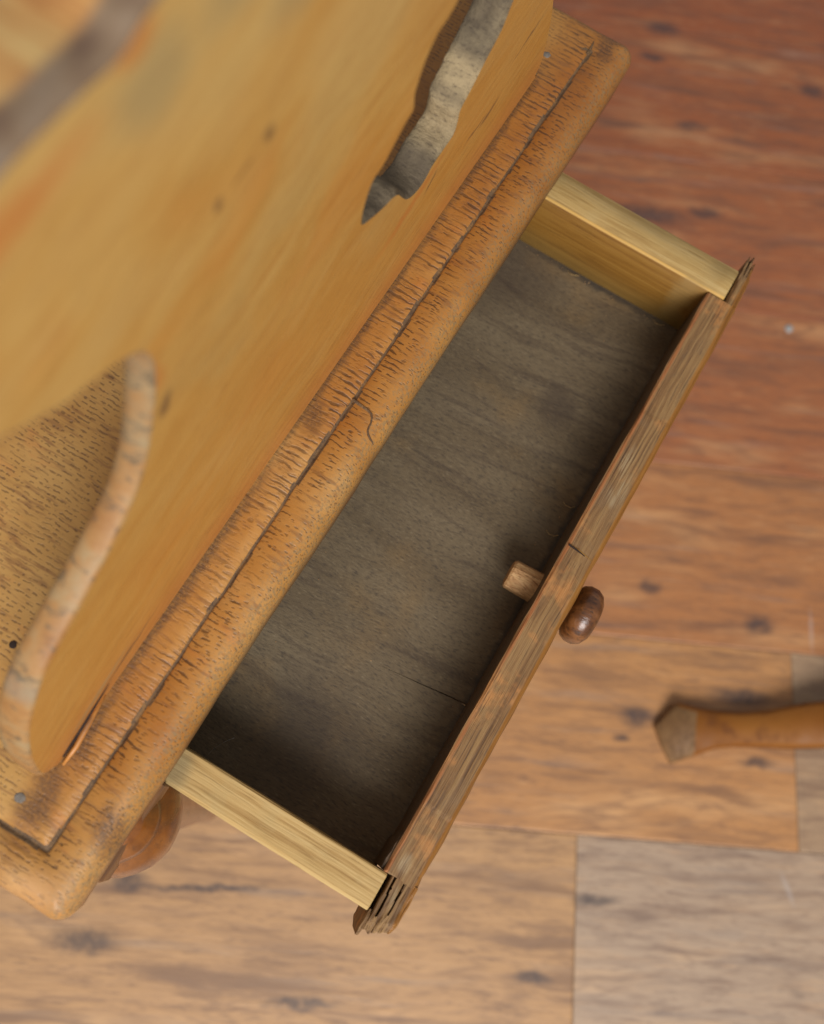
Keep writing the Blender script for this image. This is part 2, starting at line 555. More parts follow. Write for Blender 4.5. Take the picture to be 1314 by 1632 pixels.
def mat_oak(name, side=1):
    t = NT(name)
    p = t.obj()
    w = t.warp(p, 30, (0.0015, 0.004, 0.0015))
    a = t.noise(t.mapv(w, scale=(760, 11, 760)), 1, 4, 0.6)
    b_ = t.noise(t.mapv(w, scale=(1300, 45, 1300)), 1, 3, 0.6)
    n = t.noise(p, 60, 3, 0.6)
    col = t.ramp(a, [(0.28, (152, 116, 64)), (0.5, (184, 150, 94)), (0.72, (196, 166, 112))] if side == 1 else [(0.28, (146, 112, 62)), (0.5, (176, 144, 88)), (0.72, (190, 162, 110))])
    col = t.mix(col, (126, 94, 48), t.rng(b_, 0.48, 0.30, 0, 0.55))
    col = t.mix(col, (176, 150, 100), t.rng(n, 0.5, 0.72, 0, 0.45))
    s = t.sep(p)
    if side == 1:      # near side: dirt where the seat rubs
        d = t.spots(t.warp(p, 140, (0.004, 0.004, 0)), [(.062, .001, .012, .008, 0)])
        col = t.mix(col, (108, 98, 72), t.math('MULTIPLY', d, 0.6))
    else:
        ins = t.rng(s[0], .37465, .37425)
        col = t.mix(col, t.mix(col, (196, 168, 112), 1.0, 'MULTIPLY'), ins)
        arr = t.math('MULTIPLY', t.rng(t.math('ABSOLUTE', t.math('SUBTRACT', s[0], .3749)), .0008, .0002), t.rng(s[2], ZS - .0365, ZS - .0352))
        col = t.mix(col, (206, 158, 76), t.math('MULTIPLY', arr, 0.7))
        d = t.spots(t.warp(p, 120, (0.005, 0.005, 0)), [(.388, -.092, .007, .010, .3), (.372, -.075, .003, .02, .3), (.390, -.04, .006, .03, 0.0)])
        col = t.mix(col, (150, 122, 74), t.math('MULTIPLY', d, 0.5))
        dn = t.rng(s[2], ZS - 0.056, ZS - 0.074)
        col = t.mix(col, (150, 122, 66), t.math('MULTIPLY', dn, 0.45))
    bb = t.bump(t.math('ADD', a, t.math('MULTIPLY', b_, 0.6)), 0.45, 0.0006)
    return t.out(col, 0.55, bb, 0.35)


def mat_front():
    t = NT('drawer_front_wood')
    p = t.obj()
    s = t.sep(p)
    w = t.warp(p, 26, (0.006, 0.0022, 0.0022))
    a = t.noise(t.mapv(w, scale=(11, 560, 560)), 1, 4, 0.6)
    b_ = t.noise(t.mapv(w, loc=(1, 2, 3), scale=(26, 1500, 1500)), 1, 3, 0.65)
    n = t.noise(p, 42, 4, 0.65)
    top = t.ramp(a, [(0.28, (92, 64, 38)), (0.45, (124, 90, 54)), (0.60, (146, 112, 70)), (0.78, (138, 106, 68))])
    top = t.mix(top, (124, 98, 70), t.rng(n, 0.5, 0.68, 0, 0.45))
    top = t.mix(top, (196, 132, 72), t.rng(n, 0.47, 0.33, 0, 0.55))
    top = t.mix(top, (66, 46, 34), t.rng(b_, 0.48, 0.32, 0, 0.65))
    wp = t.spots(t.warp(p, 160, (0.004, 0.003, 0)), [(.272, -.095, .012, .003, 0.1), (.262, -.099, .010, .003, 0), (.255, -.0965, .006, .003, .5), (.078, -.095, .005, .003, .2), (.0655, -.0975, .006, .0016, .2)])
    top = t.mix(top, (176, 158, 124), t.math('MULTIPLY', t.math('MULTIPLY', wp, t.rng(b_, 0.40, 0.60)), 0.45))
    # varnish left on the outer face and its arris
    face = t.ramp(a, [(0.3, (112, 70, 24)), (0.5, (138, 90, 36)), (0.7, (154, 106, 50))])
    yy = t.math('ADD', s[1], t.math('MULTIPLY', t.math('SUBTRACT', n, 0.5), 0.0012))
    outer = t.rng(yy, -0.1016, -0.1026)
    col = t.mix(top, face, outer)
    # unfinished inside, brown with age
    zz = t.math('ADD', s[2], t.math('MULTIPLY', t.math('SUBTRACT', n, 0.5), 0.003))
    ins = t.math('MULTIPLY', t.rng(s[1], -0.0894, -0.0889), t.rng(zz, ZS - 0.0345, ZS - 0.0365))
    inn = t.ramp(a, [(0.3, (70, 56, 44)), (0.5, (92, 76, 58)), (0.7, (108, 88, 66))])
    col = t.mix(col, inn, ins)
    # red arris above the inside face
    ar = t.math('MULTIPLY', t.rng(t.math('ABSOLUTE', t.math('SUBTRACT', yy, -0.0900)), 0.0012, 0.0003), t.rng(n, 0.35, 0.55, 0.2, 1.0))
    col = t.mix(col, (170, 98, 50), t.math('MULTIPLY', ar, 0.6))
    bb = t.bump(t.math('ADD', a, t.math('MULTIPLY', b_, 0.8)), 0.7, 0.0009)
    rough = t.rng(outer, 0, 1, 0.66, 0.32)
    return t.out(col, rough, bb, 0.4)


def mat_bottom():
    t = NT('drawer_bottom_wood')
    p = t.obj()
    w = t.warp(p, 14, (0.012, 0.02, 0))
    g = t.noise(t.mapv(w, rot=(0, 0, 0.08), scale=(1150, 330, 200)), 1, 4, 0.65)
    s1 = t.noise(t.mapv(w, rot=(0, 0, -0.75), scale=(55, 12, 5)), 1, 3, 0.55, 0.3)
    s2 = t.noise(t.mapv(p, rot=(0, 0, -0.62), scale=(240, 26, 10)), 1, 2, 0.5)
    n = t.noise(p, 20, 3, 0.6)
    col = t.ramp(s1, [(0.25, (92, 76, 55)), (0.5, (104, 88, 66)), (0.75, (115, 99, 76))])
    col = t.mix(col, (128, 100, 62), t.rng(n, 0.52, 0.72, 0, 0.5))
    ray = t.noise(t.mapv(t.warp(p, 8, (0.03, 0.03, 0)), rot=(0, 0, -0.60), scale=(190, 14, 10)), 1, 3, 0.55)
    col = t.mix(col, (72, 58, 46), t.rng(ray, 0.45, 0.29, 0, 0.50))
    col = t.mix(col, (78, 64, 50), t.rng(s2, 0.44, 0.30, 0, 0.25))
    col = t.mix(col, (58, 50, 44), t.rng(g, 0.52, 0.30, 0, 0.62))
    col = t.mix(col, (170, 152, 122), t.rng(g, 0.56, 0.76, 0, 0.28))
    dk = t.spots(t.warp(p, 40, (0.02, 0.02, 0)), [(.10, -.035, .035, .032, .4), (.36, .0, .03, .03, 0), (.30, -.055, .016, .010, .5)])
    col = t.mix(col, (62, 50, 42), t.math('MULTIPLY', dk, 0.5))
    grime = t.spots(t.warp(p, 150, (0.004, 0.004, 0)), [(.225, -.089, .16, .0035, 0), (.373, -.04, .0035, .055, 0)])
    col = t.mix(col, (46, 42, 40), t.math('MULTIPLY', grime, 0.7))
    return t.out(col, 0.68, t.bump(g, 0.5, 0.0005), 0.3)


def mat_simple(name, stops, vs=(100, 100, 100), rough=0.4, dark=None, coat=0.0, bump=0.3, spec=0.5):
    t = NT(name)
    p = t.obj()
    w = t.warp(p, 50, (0.003, 0.003, 0.003))
    a = t.noise(t.mapv(w, scale=vs), 1, 4, 0.6, 0.4)
    col = t.ramp(a, stops)
    f = t.noise(t.mapv(w, scale=tuple(4 * k for k in vs)), 1, 3, 0.6)
    if dark:
        col = t.mix(col, dark, t.rng(f, 0.5, 0.3, 0, 0.7))
    return t.out(col, t.rng(f, 0.3, 0.7, rough * 1.15, rough * 0.85), t.bump(f, bump, 0.0005), spec, coat, 0.25)


M = dict(
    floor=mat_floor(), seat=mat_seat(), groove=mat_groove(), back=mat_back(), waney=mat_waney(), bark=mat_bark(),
    backtop=mat_back_top(), oak_near=mat_oak('oak_drawer_side', 1), oak_far=mat_oak('oak_drawer_side_aged', 2),
    front=mat_front(), bottom=mat_bottom(),
    knob=mat_simple('dark_polished_wood', [(0.3, (60, 32, 14)), (0.5, (96, 56, 26)), (0.72, (134, 84, 42))], (160, 60, 160), 0.34, (34, 18, 10), 0.25, 0.6),
    peg=mat_simple('raw_peg_wood', [(0.3, (150, 104, 62)), (0.5, (190, 146, 98)), (0.7, (206, 166, 116))], (500, 90, 500), 0.6, (112, 70, 40), 0, 0.9, 0.3),
    leg=mat_simple('leg_wood', [(0.3, (92, 48, 14)), (0.5, (124, 70, 20)), (0.7, (140, 86, 36))], (60, 60, 12), 0.24, (84, 46, 20), 0.5, 0.3),
    foot=mat_simple('neighbour_leg_wood', [(0.3, (118, 68, 16)), (0.5, (132, 78, 22)), (0.7, (142, 88, 30))], (14, 14, 40), 0.60, (100, 56, 22), 0.0, 0.2, 0.3),
    footend=mat_simple('neighbour_foot_worn', [(0.3, (106, 72, 38)), (0.5, (122, 86, 48)), (0.7, (132, 98, 60))], (60, 60, 60), 0.7, (70, 52, 34), 0, 0.4),
    apron=mat_simple('apron_wood', [(0.3, (92, 58, 28)), (0.5, (116, 76, 40)), (0.7, (130, 92, 54))], (20, 200, 200), 0.5, (80, 52, 28), 0, 0.4),
    dark=mat_simple('dark_gap', [(0.3, (40, 30, 26)), (0.7, (58, 44, 38))], (200, 200, 200), 0.8, None, 0, 0.2, 0.2),
    nail=mat_simple('nail_steel', [(0.3, (84, 74, 64)), (0.7, (128, 116, 104))], (300, 300, 300), 0.7, (70, 70, 74), 0, 0.3, 0.6),
    lint=mat_simple('pale_lint', [(0.3, (150, 148, 146)), (0.7, (184, 182, 178))], (200, 200, 200), 0.8, None, 0, 0.1, 0.2),
    screed=mat_simple('floor_underlay', [(0.3, (40, 34, 30)), (0.7, (56, 46, 40))], (20, 20, 20), 0.9, None, 0, 0.2, 0.1),
)
M['nail'].node_tree.nodes['Principled BSDF'].inputs['Metallic'].default_value = 0.0

# ------------------------------------------------------------------ the setting: laminate floor, plank by plank
E1 = Vector((0.4419, -0.8971, 0)).normalized()      # along the planks
E2 = Vector((-0.8971, -0.4419, 0)).normalized()     # across them
O0 = Vector((0.1655, -0.2423, 0))
PW = 0.160
fl = link_mesh('floor', [tuple(O0 + E1 * a + E2 * b + Vector((0, 0, -0.009))) for a, b in ((-1.6, -2.05), (1.6, -2.05), (1.6, 1.55), (-1.6, 1.55))], [(0, 1, 2, 3)], M['screed'])
fl['kind'] = 'structure'
fl['label'] = 'laminate floor of reddish brown planks'


def plank_mesh(length):
    b = 0.0011
    g = 0.0002
    x0, x1, y0, y1 = -length / 2 + g, length / 2 - g, -PW / 2 + g, PW / 2 - g
    V = [(x0, y0, -0.008), (x1, y0, -0.008), (x1, y1, -0.008), (x0, y1, -0.008),
         (x0, y0, -b * 0.5), (x1, y0, -b * 0.5), (x1, y1, -b * 0.5), (x0, y1, -b * 0.5),
         (x0 + b, y0 + b, 0), (x1 - b, y0 + b, 0), (x1 - b, y1 - b, 0), (x0 + b, y1 - b, 0)]
    F = [(0, 1, 5, 4), (1, 2, 6, 5), (2, 3, 7, 6), (3, 0, 4, 7), (4, 5, 9, 8), (5, 6, 10, 9), (6, 7, 11, 10), (7, 4, 8, 11), (8, 9, 10, 11)]
    me = bpy.data.meshes.new('floor_plank')
    me.from_pydata(V, [], F)
    me.materials.append(M['floor'])
    return me


PLEN = 1.285
pm = plank_mesh(PLEN)
# where a joint falls in each row (distance along the plank from O0)
joint = {0: 0.0, -1: 0.181, -2: 0.77, -3: -0.30, -4: 0.42, -5: 0.9, -6: -0.1, -7: 0.5, 1: 0.62, 2: 0.25, 3: -0.2, 4: 0.5, 5: 0.1}
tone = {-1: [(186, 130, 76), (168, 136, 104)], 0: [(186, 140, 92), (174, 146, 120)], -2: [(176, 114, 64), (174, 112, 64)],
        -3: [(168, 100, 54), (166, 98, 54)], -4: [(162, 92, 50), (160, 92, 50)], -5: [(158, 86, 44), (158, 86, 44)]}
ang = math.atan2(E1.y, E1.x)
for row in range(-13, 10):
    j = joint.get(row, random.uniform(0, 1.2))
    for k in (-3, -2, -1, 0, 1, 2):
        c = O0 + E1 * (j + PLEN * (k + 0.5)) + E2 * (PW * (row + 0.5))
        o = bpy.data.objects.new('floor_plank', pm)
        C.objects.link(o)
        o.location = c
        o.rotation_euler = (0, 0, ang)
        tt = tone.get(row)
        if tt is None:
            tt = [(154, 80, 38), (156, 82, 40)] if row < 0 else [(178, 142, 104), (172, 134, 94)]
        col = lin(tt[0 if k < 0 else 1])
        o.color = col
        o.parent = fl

# ------------------------------------------------------------------ the chair
chair = thing('board_chair', 'small golden wooden chair with a carved board back and pitted, grooved seat', 'chair', (0.225, 0.20, 0.0))
SX0, SX1, SY0, SY1 = 0.0, 0.450, -0.001, 0.405


def rrect(d, r0=0.0065, step=0.0035):
    """rounded rectangle of the seat, inset by d; always the same number of points"""
    x0, x1, y0, y1 = SX0 + d, SX1 - d, SY0 + d, SY1 - d
    r = max(r0 - d, 0.0009)
    pts = []
    nx, ny, nc = int((SX1 - SX0) / step), int((SY1 - SY0) / step), 8
    def edge(a, b, n):
        for i in range(n):
            t = i / n
            pts.append((a[0] + (b[0] - a[0]) * t, a[1] + (b[1] - a[1]) * t))
    def corner(cx, cy, a0):
        for i in range(nc):
            a = a0 + (math.pi / 2) * i / nc
            pts.append((cx + r * math.cos(a), cy + r * math.sin(a)))
    edge((x0 + r, y0), (x1 - r, y0), nx); corner(x1 - r, y0 + r, -math.pi / 2)
    edge((x1, y0 + r), (x1, y1 - r), ny); corner(x1 - r, y1 - r, 0)
    edge((x1 - r, y1), (x0 + r, y1), nx); corner(x0 + r, y1 - r, math.pi / 2)
    edge((x0, y1 - r), (x0, y0 + r), ny); corner(x0 + r, y0 + r, math.pi)
    return pts


def build_seat():
    T = 0.030
    rings = [(0.006, -T), (0.0015, -T + 0.003)]
    for k in range(9):                                  # quarter round down from the top
        a = math.pi / 2 * k / 8
        rings.append((0.0086 * (1 - math.cos(a)), -0.0095 * (1 - math.sin(a))))
    gi0 = len(rings)
    G = 0.0185
    rings += [(G - 0.0014, 0.0), (G - 0.0006, -0.0008), (G, -0.0012), (G + 0.0006, -0.0008), (G + 0.0012, 0.0)]
    gi1 = len(rings) - 1
    rings += [(0.024, 0.0), (0.034, 0.0)]
    V, F, mi = [], [], []
    n = None
    for ri, (d, z) in enumerate(rings):
        pts = rrect(d)
        n = len(pts)
        for (x, y) in pts:
            cx, cy = x - 0.225, y - 0.202
            dz = 0.0
            if gi0 - 1 < ri <= gi1:
                # the groove wanders a little and dies out at the far short side
                wv = 0.0005 * fnoise(x * 40, y * 40, 3.0) + 0.00035 * fnoise(x * 130, y * 130, 1.0)
                side = min((x - SX0, 0), (SX1 - x, 1), (y - SY0, 2), (SY1 - y, 3))[1]
                if side == 0: x += wv
                elif side == 1: x -= wv
                elif side == 2: y += wv
                else: y -= wv
                k = 1.0 + 0.45 * fnoise(x * 60, y * 60, 9.0)
                if side == 1:
                    k *= 0.0
                z2 = z * k
            else:
                z2 = z
                wv = 0.0007 * fnoise(x * 14, y * 14, z * 30) + 0.00035 * fnoise(x * 75, y * 75, z * 120)
                if ri < gi0:
                    L = math.hypot(cx, cy)
                    x += wv * cx / L
                    y += wv * cy / L
                    if ri > 1:
                        z2 += 0.0004 * fnoise(x * 60, y * 60, 4.4)
            V.append((x, y, ZS + z2))
    for ri in range(len(rings) - 1):
        for j in range(n):
            a, b = ri * n + j, ri * n + (j + 1) % n
            F.append((a, b, b + n, a + n))
            g = gi0 <= ri < gi1
            if g and (V[a][0] > 0.4290 and V[a][1] > 0.0192):
                g = False
            mi.append(1 if g and gi0 < ri < gi1 - 1 or (g and fnoise(V[a][0] * 90, V[a][1] * 90, ri) > 0.15) else 0)
    F.append(tuple(range((len(rings) - 1) * n, len(rings) * n))); mi.append(0)
    F.append(tuple(range(n))[::-1]); mi.append(0)
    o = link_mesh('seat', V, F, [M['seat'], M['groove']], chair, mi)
    for p in o.data.polygons:
        p.use_smooth = len(p.vertices) == 4
    return o


seat = build_seat()


def tube(pts, radii, seg=6):
    st = []
    for i, p in enumerate(pts):
        p = Vector(p)
        a = Vector(pts[max(0, i - 1)])
        b = Vector(pts[min(len(pts) - 1, i + 1)])
        d = (b - a).normalized()
        e1 = d.cross(Vector((0, 0, 1)))
        if e1.length < 1e-4:
            e1 = Vector((1, 0, 0))
        e1.normalize()
        e2 = d.cross(e1)
        st.append([p + (e1 * math.cos(2 * math.pi * k / seg) + e2 * math.sin(2 * math.pi * k / seg)) * radii[i] for k in range(seg)])
    return sweep(st)


# hooked crack running from the groove out to the edge
def seat_z(y):
    d = y - SY0
    if d >= 0.0086:
        return 0.0
    c = 1 - max(d, 0.0) / 0.0086
    return -0.0095 * (1 - math.sqrt(max(0.0, 1 - c * c)))


ck = [(.2195, .0178), (.2192, .0160), (.2190, .0140), (.2187, .0118), (.2185, .0100), (.2180, .0082), (.2165, .0070), (.2145, .0062),
      (.2125, .0060), (.2110, .0056), (.2098, .0045), (.2090, .0030), (.2086, .0018), (.2083, .0010)]
V, F = tube([(x + .0002 * fnoise(x * 900, y * 900), y, ZS + seat_z(y) + 0.00005) for x, y in ck], [.0005, .0007, .00065, .0006, .00055, .0005, .0004, .00035, .0004, .0004, .0005, .0004, .0003, .00015])
link_mesh('crack', V, F, M['groove'], seat)
V, F = tube([(.4300, .0176, ZS), (.4330, .0178, ZS), (.4360, .0181, ZS), (.4385, .0185, ZS)], [.0010, .0007, .0005, .0002])
link_mesh('crack', V, F, M['groove'], seat)
# nail heads and a bored hole in the seat
for (x, y, r, m, nm) in [(.0281, .0361, .0019, 'nail', 'nail'), (.4182, .0334, .0018, 'nail', 'nail'), (.0697, .0706, .0014, 'dark', 'worm_hole')]:
    V, F = lathe([(-.0015, r * .9), (0.0, r), (.00012, r * .85), (.0002, r * .4), (.00021, .0001)] if m == 'nail' else [(-.001, r), (.00025, r), (.0003, r * .8), (.0003, .0001)], (x, y, ZS), (0, 0, 1), 14, 0.25, x * 50)
    link_mesh(nm, V, F, M[m], seat, smooth=True)

# ---- back board: outline in (along the seat, height), a natural void cut through it
YB, TB = 0.0312, 0.0138
left_edge = [(.0480, .0006), (.0415, .0045), (.0385, .0125), (.0405, .026), (.0450, .043), (.0530, .062), (.0664, .0794), (.0780, .0862), (.0894, .0915), (.1060, .0998),
             (.1212, .1109), (.1300, .1245), (.1368, .1415), (.1396, .1531), (.1393, .1600), (.1368, .1650), (.1317, .1690), (.1240, .1733),
             (.1157, .1777), (.1015, .1896), (.0920, .2000), (.0880, .2120), (.0900, .2260), (.0990, .2370), (.1120, .2408)]
mirror = [(0.4435 - x, z) for x, z in left_edge]
# at the right the waist runs into a deep natural void lined with bark
void_low = [(.3475, .0965), (.3403, .0976), (.3352, .0885), (.3251, .0819), (.3180, .0765), (.3103, .0717), (.3098, .0660), (.3085, .0600), (.3020, .0594), (.2933, .0587), (.2890, .0562),
            (.2842, .0553), (.2780, .0575), (.2735, .0612), (.2695, .0672), (.2662, .0725), (.2620, .0758), (.2559, .0780), (.2490, .0812), (.2416, .0855), (.2397, .0890)]
void_up = [(.2410, .0965), (.2450, .1039), (.2520, .1054), (.2626, .1113), (.2683, .1136), (.2678, .1216), (.2712, .1299), (.2768, .1358), (.2834, .1373), (.2891, .1396), (.2960, .1450)]
right_edge = mirror[:9] + void_low + void_up + mirror[13:]
top_edge = [(.1273, .2425), (.1450, .2412), (.1545, .2402), (.1631, .2424), (.1900, .2440), (.2217, .2450), (.2600, .2440), (.2900, .2420), (.3160, .2412)]
outline = left_edge + top_edge + right_edge[::-1] + [(.30, .0004), (.20, .0004), (.11, .0004)]


def catmull(pts, per=5):
    out = []
    n = len(pts)
    for i in range(n):
        p0, p1, p2, p3 = (Vector(pts[(i + k) % n]) for k in (-1, 0, 1, 2))
        for s in range(per):
            t = s / per
            out.append(0.5 * ((2 * p1) + (-p0 + p2) * t + (2 * p0 - 5 * p1 + 4 * p2 - p3) * t * t + (-p0 + 3 * p1 - 3 * p2 + p3) * t ** 3))
    return out


def inset(loop, d):
    """move a closed loop to its left by d (towards the inside for a counter-clockwise loop)"""
    n = len(loop)
    res = []
    for i in range(n):
        t = (loop[(i + 1) % n] - loop[i - 1]).normalized()
        res.append(loop[i] + Vector((-t.y, t.x)) * d)
    return res


def signed_area(l):
    return 0.5 * sum(l[i - 1].x * l[i].y - l[i].x * l[i - 1].y for i in range(len(l)))


def in_void(x, z):
    return .2380 < x < .3480 and .050 < z < .152


def build_back():
    out = catmull(outline, 5)
    if signed_area(out) < 0: out.reverse()
    bm = bmesh.new()
    b = 0.0016
    y0, y1 = YB, YB + TB
    prof = [(b, y0), (b * .35, y0 + b * .3), (0, y0 + b), (-.0003, y0 + .0045), (-.0003, y0 + .0085), (0, y1 - b * 1.4), (b * .35, y1 - b * .4), (b, y1)]
    rings = []
    for k, (d, y) in enumerate(prof):
        ring = []
        for p, l in zip(inset(out, 0.0), inset(out, 1.0)):
            nrm = l - p
            dd = d
            q = p + nrm * dd
            yy = y
            if in_void(p.x, p.y):
                q = p + nrm * (d * .25 if k < 4 else d)
                if k > 0:
                    w = 0.0014 * fnoise(p.x * 110, p.y * 110, y * 130) + 0.0007 * fnoise(p.x * 420, p.y * 420, y * 400)
                    q += Vector((0, 1)) * w
                if k in (2, 3, 4, 5):
                    q -= nrm * .0012                     # the lining swells out between the faces
                if k >= 5 and p.y < .090 + (p.x - .24) * .28:
                    q.y += .0008 * (k - 4)
            # worn thinner behind the lower left edge
            elif k >= 4 and p.x < 0.150 and p.y < 0.185:
                yy -= (0.0022 + 0.0028 * min(1.0, max(0.0, (p.y - 0.06) / 0.05))) * (0.5 if k == 4 else 1.0)
            # the crest is a thicker roll towards the back of the board
            if k >= 4:
                m = min(1.0, max(0.0, (p.y - 0.205) / 0.030))
                yy += 0.010 * m * m * (3 - 2 * m) * (0.6 if k == 4 else 1.0)
            ring.append(bm.verts.new((q.x, yy, ZS + q.y)))
        rings.append(ring)
    n = len(out)
    for a, c in zip(rings[:-1], rings[1:]):
        for i in range(n):
            f = bm.faces.new((a[i], a[(i + 1) % n], c[(i + 1) % n], c[i]))
            f.smooth = True
            m = f.calc_center_median()
            f.material_index = 3 if m.z - ZS > 0.236 else (2 if in_void(m.x, m.z - ZS) else 1)
    for ring in (rings[0], rings[-1]):
        es = [bm.edges.get((ring[i], ring[(i + 1) % n])) for i in range(n)]
        bmesh.ops.triangle_fill(bm, use_beauty=True, use_dissolve=False, edges=es)
    bmesh.ops.recalc_face_normals(bm, faces=bm.faces)
    me = bpy.data.meshes.new('backrest')
    bm.to_mesh(me)
    bm.free()
    for k in ('back', 'waney', 'bark', 'backtop'):
        me.materials.append(M[k])
    return link_mesh('backrest', None, None, None, chair, me=me)


back = build_back()
# splinter standing off the foot of the board, with the dark split behind it
V, F = tube([(.0445, YB - .0012, ZS + .0008), (.052, YB - .0016, ZS + .0016), (.060, YB - .0008, ZS + .0026), (.072, YB - .0001, ZS + .0036)], [.0005, .0010, .0011, .0003], 8)
link_mesh('splinter', V, F, M['back'], back, smooth=True)
V, F = tube([(.047, YB - .0001, ZS + .0034), (.056, YB - .0003, ZS + .0052), (.066, YB - .0001, ZS + .0074), (.076, YB + .0001, ZS + .0090)], [.0004, .0007, .0006, .0002], 6)
link_mesh('crack', V, F, M['dark'], back)
# knob of bark left standing in the void
bp = [(-.003, .0012), (.0, .0042), (.004, .0050), (.008, .0044), (.011, .0015)]
V, F = lathe(bp, (.2900, YB + .0075, ZS + .1420), (-.25, .1, -1), 18, 0.3, 2.0)
link_mesh('bark_lump', V, F, M['bark'], back, smooth=True)

# ---- legs: turned, bellied under the seat and slender at the foot
leg_prof = [(-.0305, .013), (-.036, .0150), (-.040, .0178), (-.0425, .0190), (-.0436, .0182), (-.0450, .0186), (-.049, .0218), (-.056, .0243), (-.064, .0246), (-.074, .0228),
            (-.088, .0174), (-.110, .0150), (-.16, .0138), (-.24, .0122), (-.33, .0104), (-.385, .0094), (-.40, .0100), (-.412, .0098), (-.4195, .0085)]
V, F = lathe([(t, r) for t, r in leg_prof], (0, 0, 0), (0, 0, 1), 36, 0.03, 1.0)
# the shank stands a little inwards of the belly
for v in V:
    v.x += 0.0015 * min(1.0, max(0.0, (-.075 - v.z) / 0.08))
    v.y += 0.002 * min(1.0, max(0.0, (-.075 - v.z) / 0.08))
leg0 = link_mesh('leg', V, F, M['leg'], None, smooth=True)
leg_places = [(.0352, .0128), (.4020, .0300), (.0342, .390), (.4158, .390)]
for i, (x, y) in enumerate(leg_places):
    o = leg0 if i == 0 else leg0.copy()
    if i:
        C.objects.link(o)
    o.parent = chair
    o.matrix_parent_inverse = Matrix.Translation(-Vector(chair.location))
    o.location = (x, y, ZS)
for i, (x, y) in enumerate(leg_places):
    V, F = plank_box(x - .0215, x + .0205, y - .0128, y + .030, ZS - .047, ZS - .031, .0016, 'x', 12, 0.0003, x)
    blk = link_mesh('leg_block', V, F, M['apron'], chair)
    if i == 0:
        V, F = tube([(x - .020 + k * .004, y - .0121 + .0003 * fnoise(k * 3.3), ZS - .0463) for k in range(11)], [.0004, .0009, .0008, .0010, .0008, .0010, .0007, .0009, .0008, .0006, .0003], 6)
        link_mesh('worn_arris', V, F, M['groove'], blk)
# rails of the drawer case under the seat
for (a, b, c, d) in [(.016, .036, .037, .375), (.414, .434, .037, .375), (.056, .394, .345, .365)]:
    V, F = plank_box(a, b, c, d, ZS - .088, ZS - .031, .0015, 'y' if b - a < d - c else 'x', 12, 0.0003, a)
    link_mesh('apron_rail', V, F, M['apron'], chair)
for (a, b) in [(.037, .056), (.394, .413)]:
    V, F = plank_box(a, b, .037, .343, ZS - .088, ZS - .077, .001, 'y', 10, 0.0002, a)
    link_mesh('drawer_runner', V, F, M['apron'], chair)

# ------------------------------------------------------------------ the drawer, pulled out from under the seat
drawer = thing('drawer', 'open drawer with pale oak sides, grey bottom and frayed front, pulled from under the seat', 'drawer', (0.224, 0.05, ZS - 0.078))
ZT, ZB = ZS - 0.0340, ZS - 0.0740
V, F = plank_box(.0556, .0709, -.0912, .24, ZS - .0790, ZT, .0010, 'y', 60, 0.00035, 3.0, bevs=(.001, .001, .0006, .0016))
link_mesh('side_panel', V, F, M['oak_near'], drawer)
V, F = plank_box(.3740, .3930, -.0976, .24, ZS - .0790, ZT, .0010, 'y', 60, 0.00035, 9.0, bevs=(.001, .001, .0010, .0012))
link_mesh('side_panel', V, F, M['oak_far'], drawer)
V, F = plank_box(.0715, .3735, .228, .240, ZS - .0790, ZT - .004, .001, 'x', 20, 0.0003, 4.0)
link_mesh('back_panel', V, F, M['oak_near'], drawer)


# bottom: two boards with an open joint that narrows away from the front
def bottom_board(x0, x1, gap_side):
    n = 40
    V, F = [], []
    for zz in (ZB, ZB - .006):
        for i in range(n + 1):
            y = -.0893 + (.228 + .0893) * i / n
            g = 0.00034 * max(0.0, 1 - i / 6.0) + (0.0002 if i == 0 else 0.0)
            j = .1497 - .035 * (y + .088) * 4 * max(0, 1 - i / 60) + 0.0010 * fnoise(y * 60, 2.0)
            a = x0 if gap_side == 'hi' else j + g
            b = j - g if gap_side == 'hi' else x1
            V += [(a, y, zz), (b, y, zz)]
    m = 2 * (n + 1)
    for i in range(n):
        a = 2 * i
        F += [(a, a + 1, a + 3, a + 2), (m + a, m + a + 2, m + a + 3, m + a + 1), (a, a + 2, m + a + 2, m + a), (a + 1, m + a + 1, m + a + 3, a + 3)]
    F += [(0, m, m + 1, 1), (2 * n, 2 * n + 1, m + 2 * n + 1, m + 2 * n)]
    link_mesh('bottom_board', V, F, M['bottom'], drawer)


bottom_board(.0706, .15, 'hi')
bottom_board(.15, .3743, 'lo')

# front: full thickness between the sides, a thin lip running past them
def front_sweep(stations):
    """stations: (x, y_inner, y_outer, z_bottom, z_top, raggedness)"""
    st = []
    for i, (x, yi, yo, zb, zt, rg) in enumerate(stations):
        sec = [(yi, zb), (yo + .001, zb), (yo, zb + .002), (yo, zt - .0034), (yo + .0006, zt - .0016), (yo + .0018, zt - .0003), (yo + .0032, zt), ((yi + yo) / 2, zt), (yi - .0012, zt), (yi - .0002, zt - .0006), (yi, zt - .002)]
        ring = []
        for k, (y, z) in enumerate(sec):
            a = 0.00045 + rg
            ring.append(Vector((x + rg * 1.5 * fnoise(k * 7.7, x * 900, 3), y + a * fnoise(x * 70, k * 2.3, 1) + 0.6 * rg * fnoise(x * 700, k * 5.1, 2),
                                z + (a * fnoise(x * 70, k * 2.3, 8) if z > ZT - .01 else 0))))
        st.append(ring)
    return sweep(st)


stn = []
N = 130
for i in range(N + 1):
    x = .0716 + (.3733 - .0716) * i / N
    yi = -.0888
    stn.append((x, yi, -.1048 + .0006 * math.sin(x * 11), ZS - .0800, ZT + (.0003 if .1 < x < .3 else 0), 0.0007 if i < 3 else 0.0))
V, F = front_sweep(stn)
front = link_mesh('front_panel', V, F, M['front'], drawer, smooth=False)


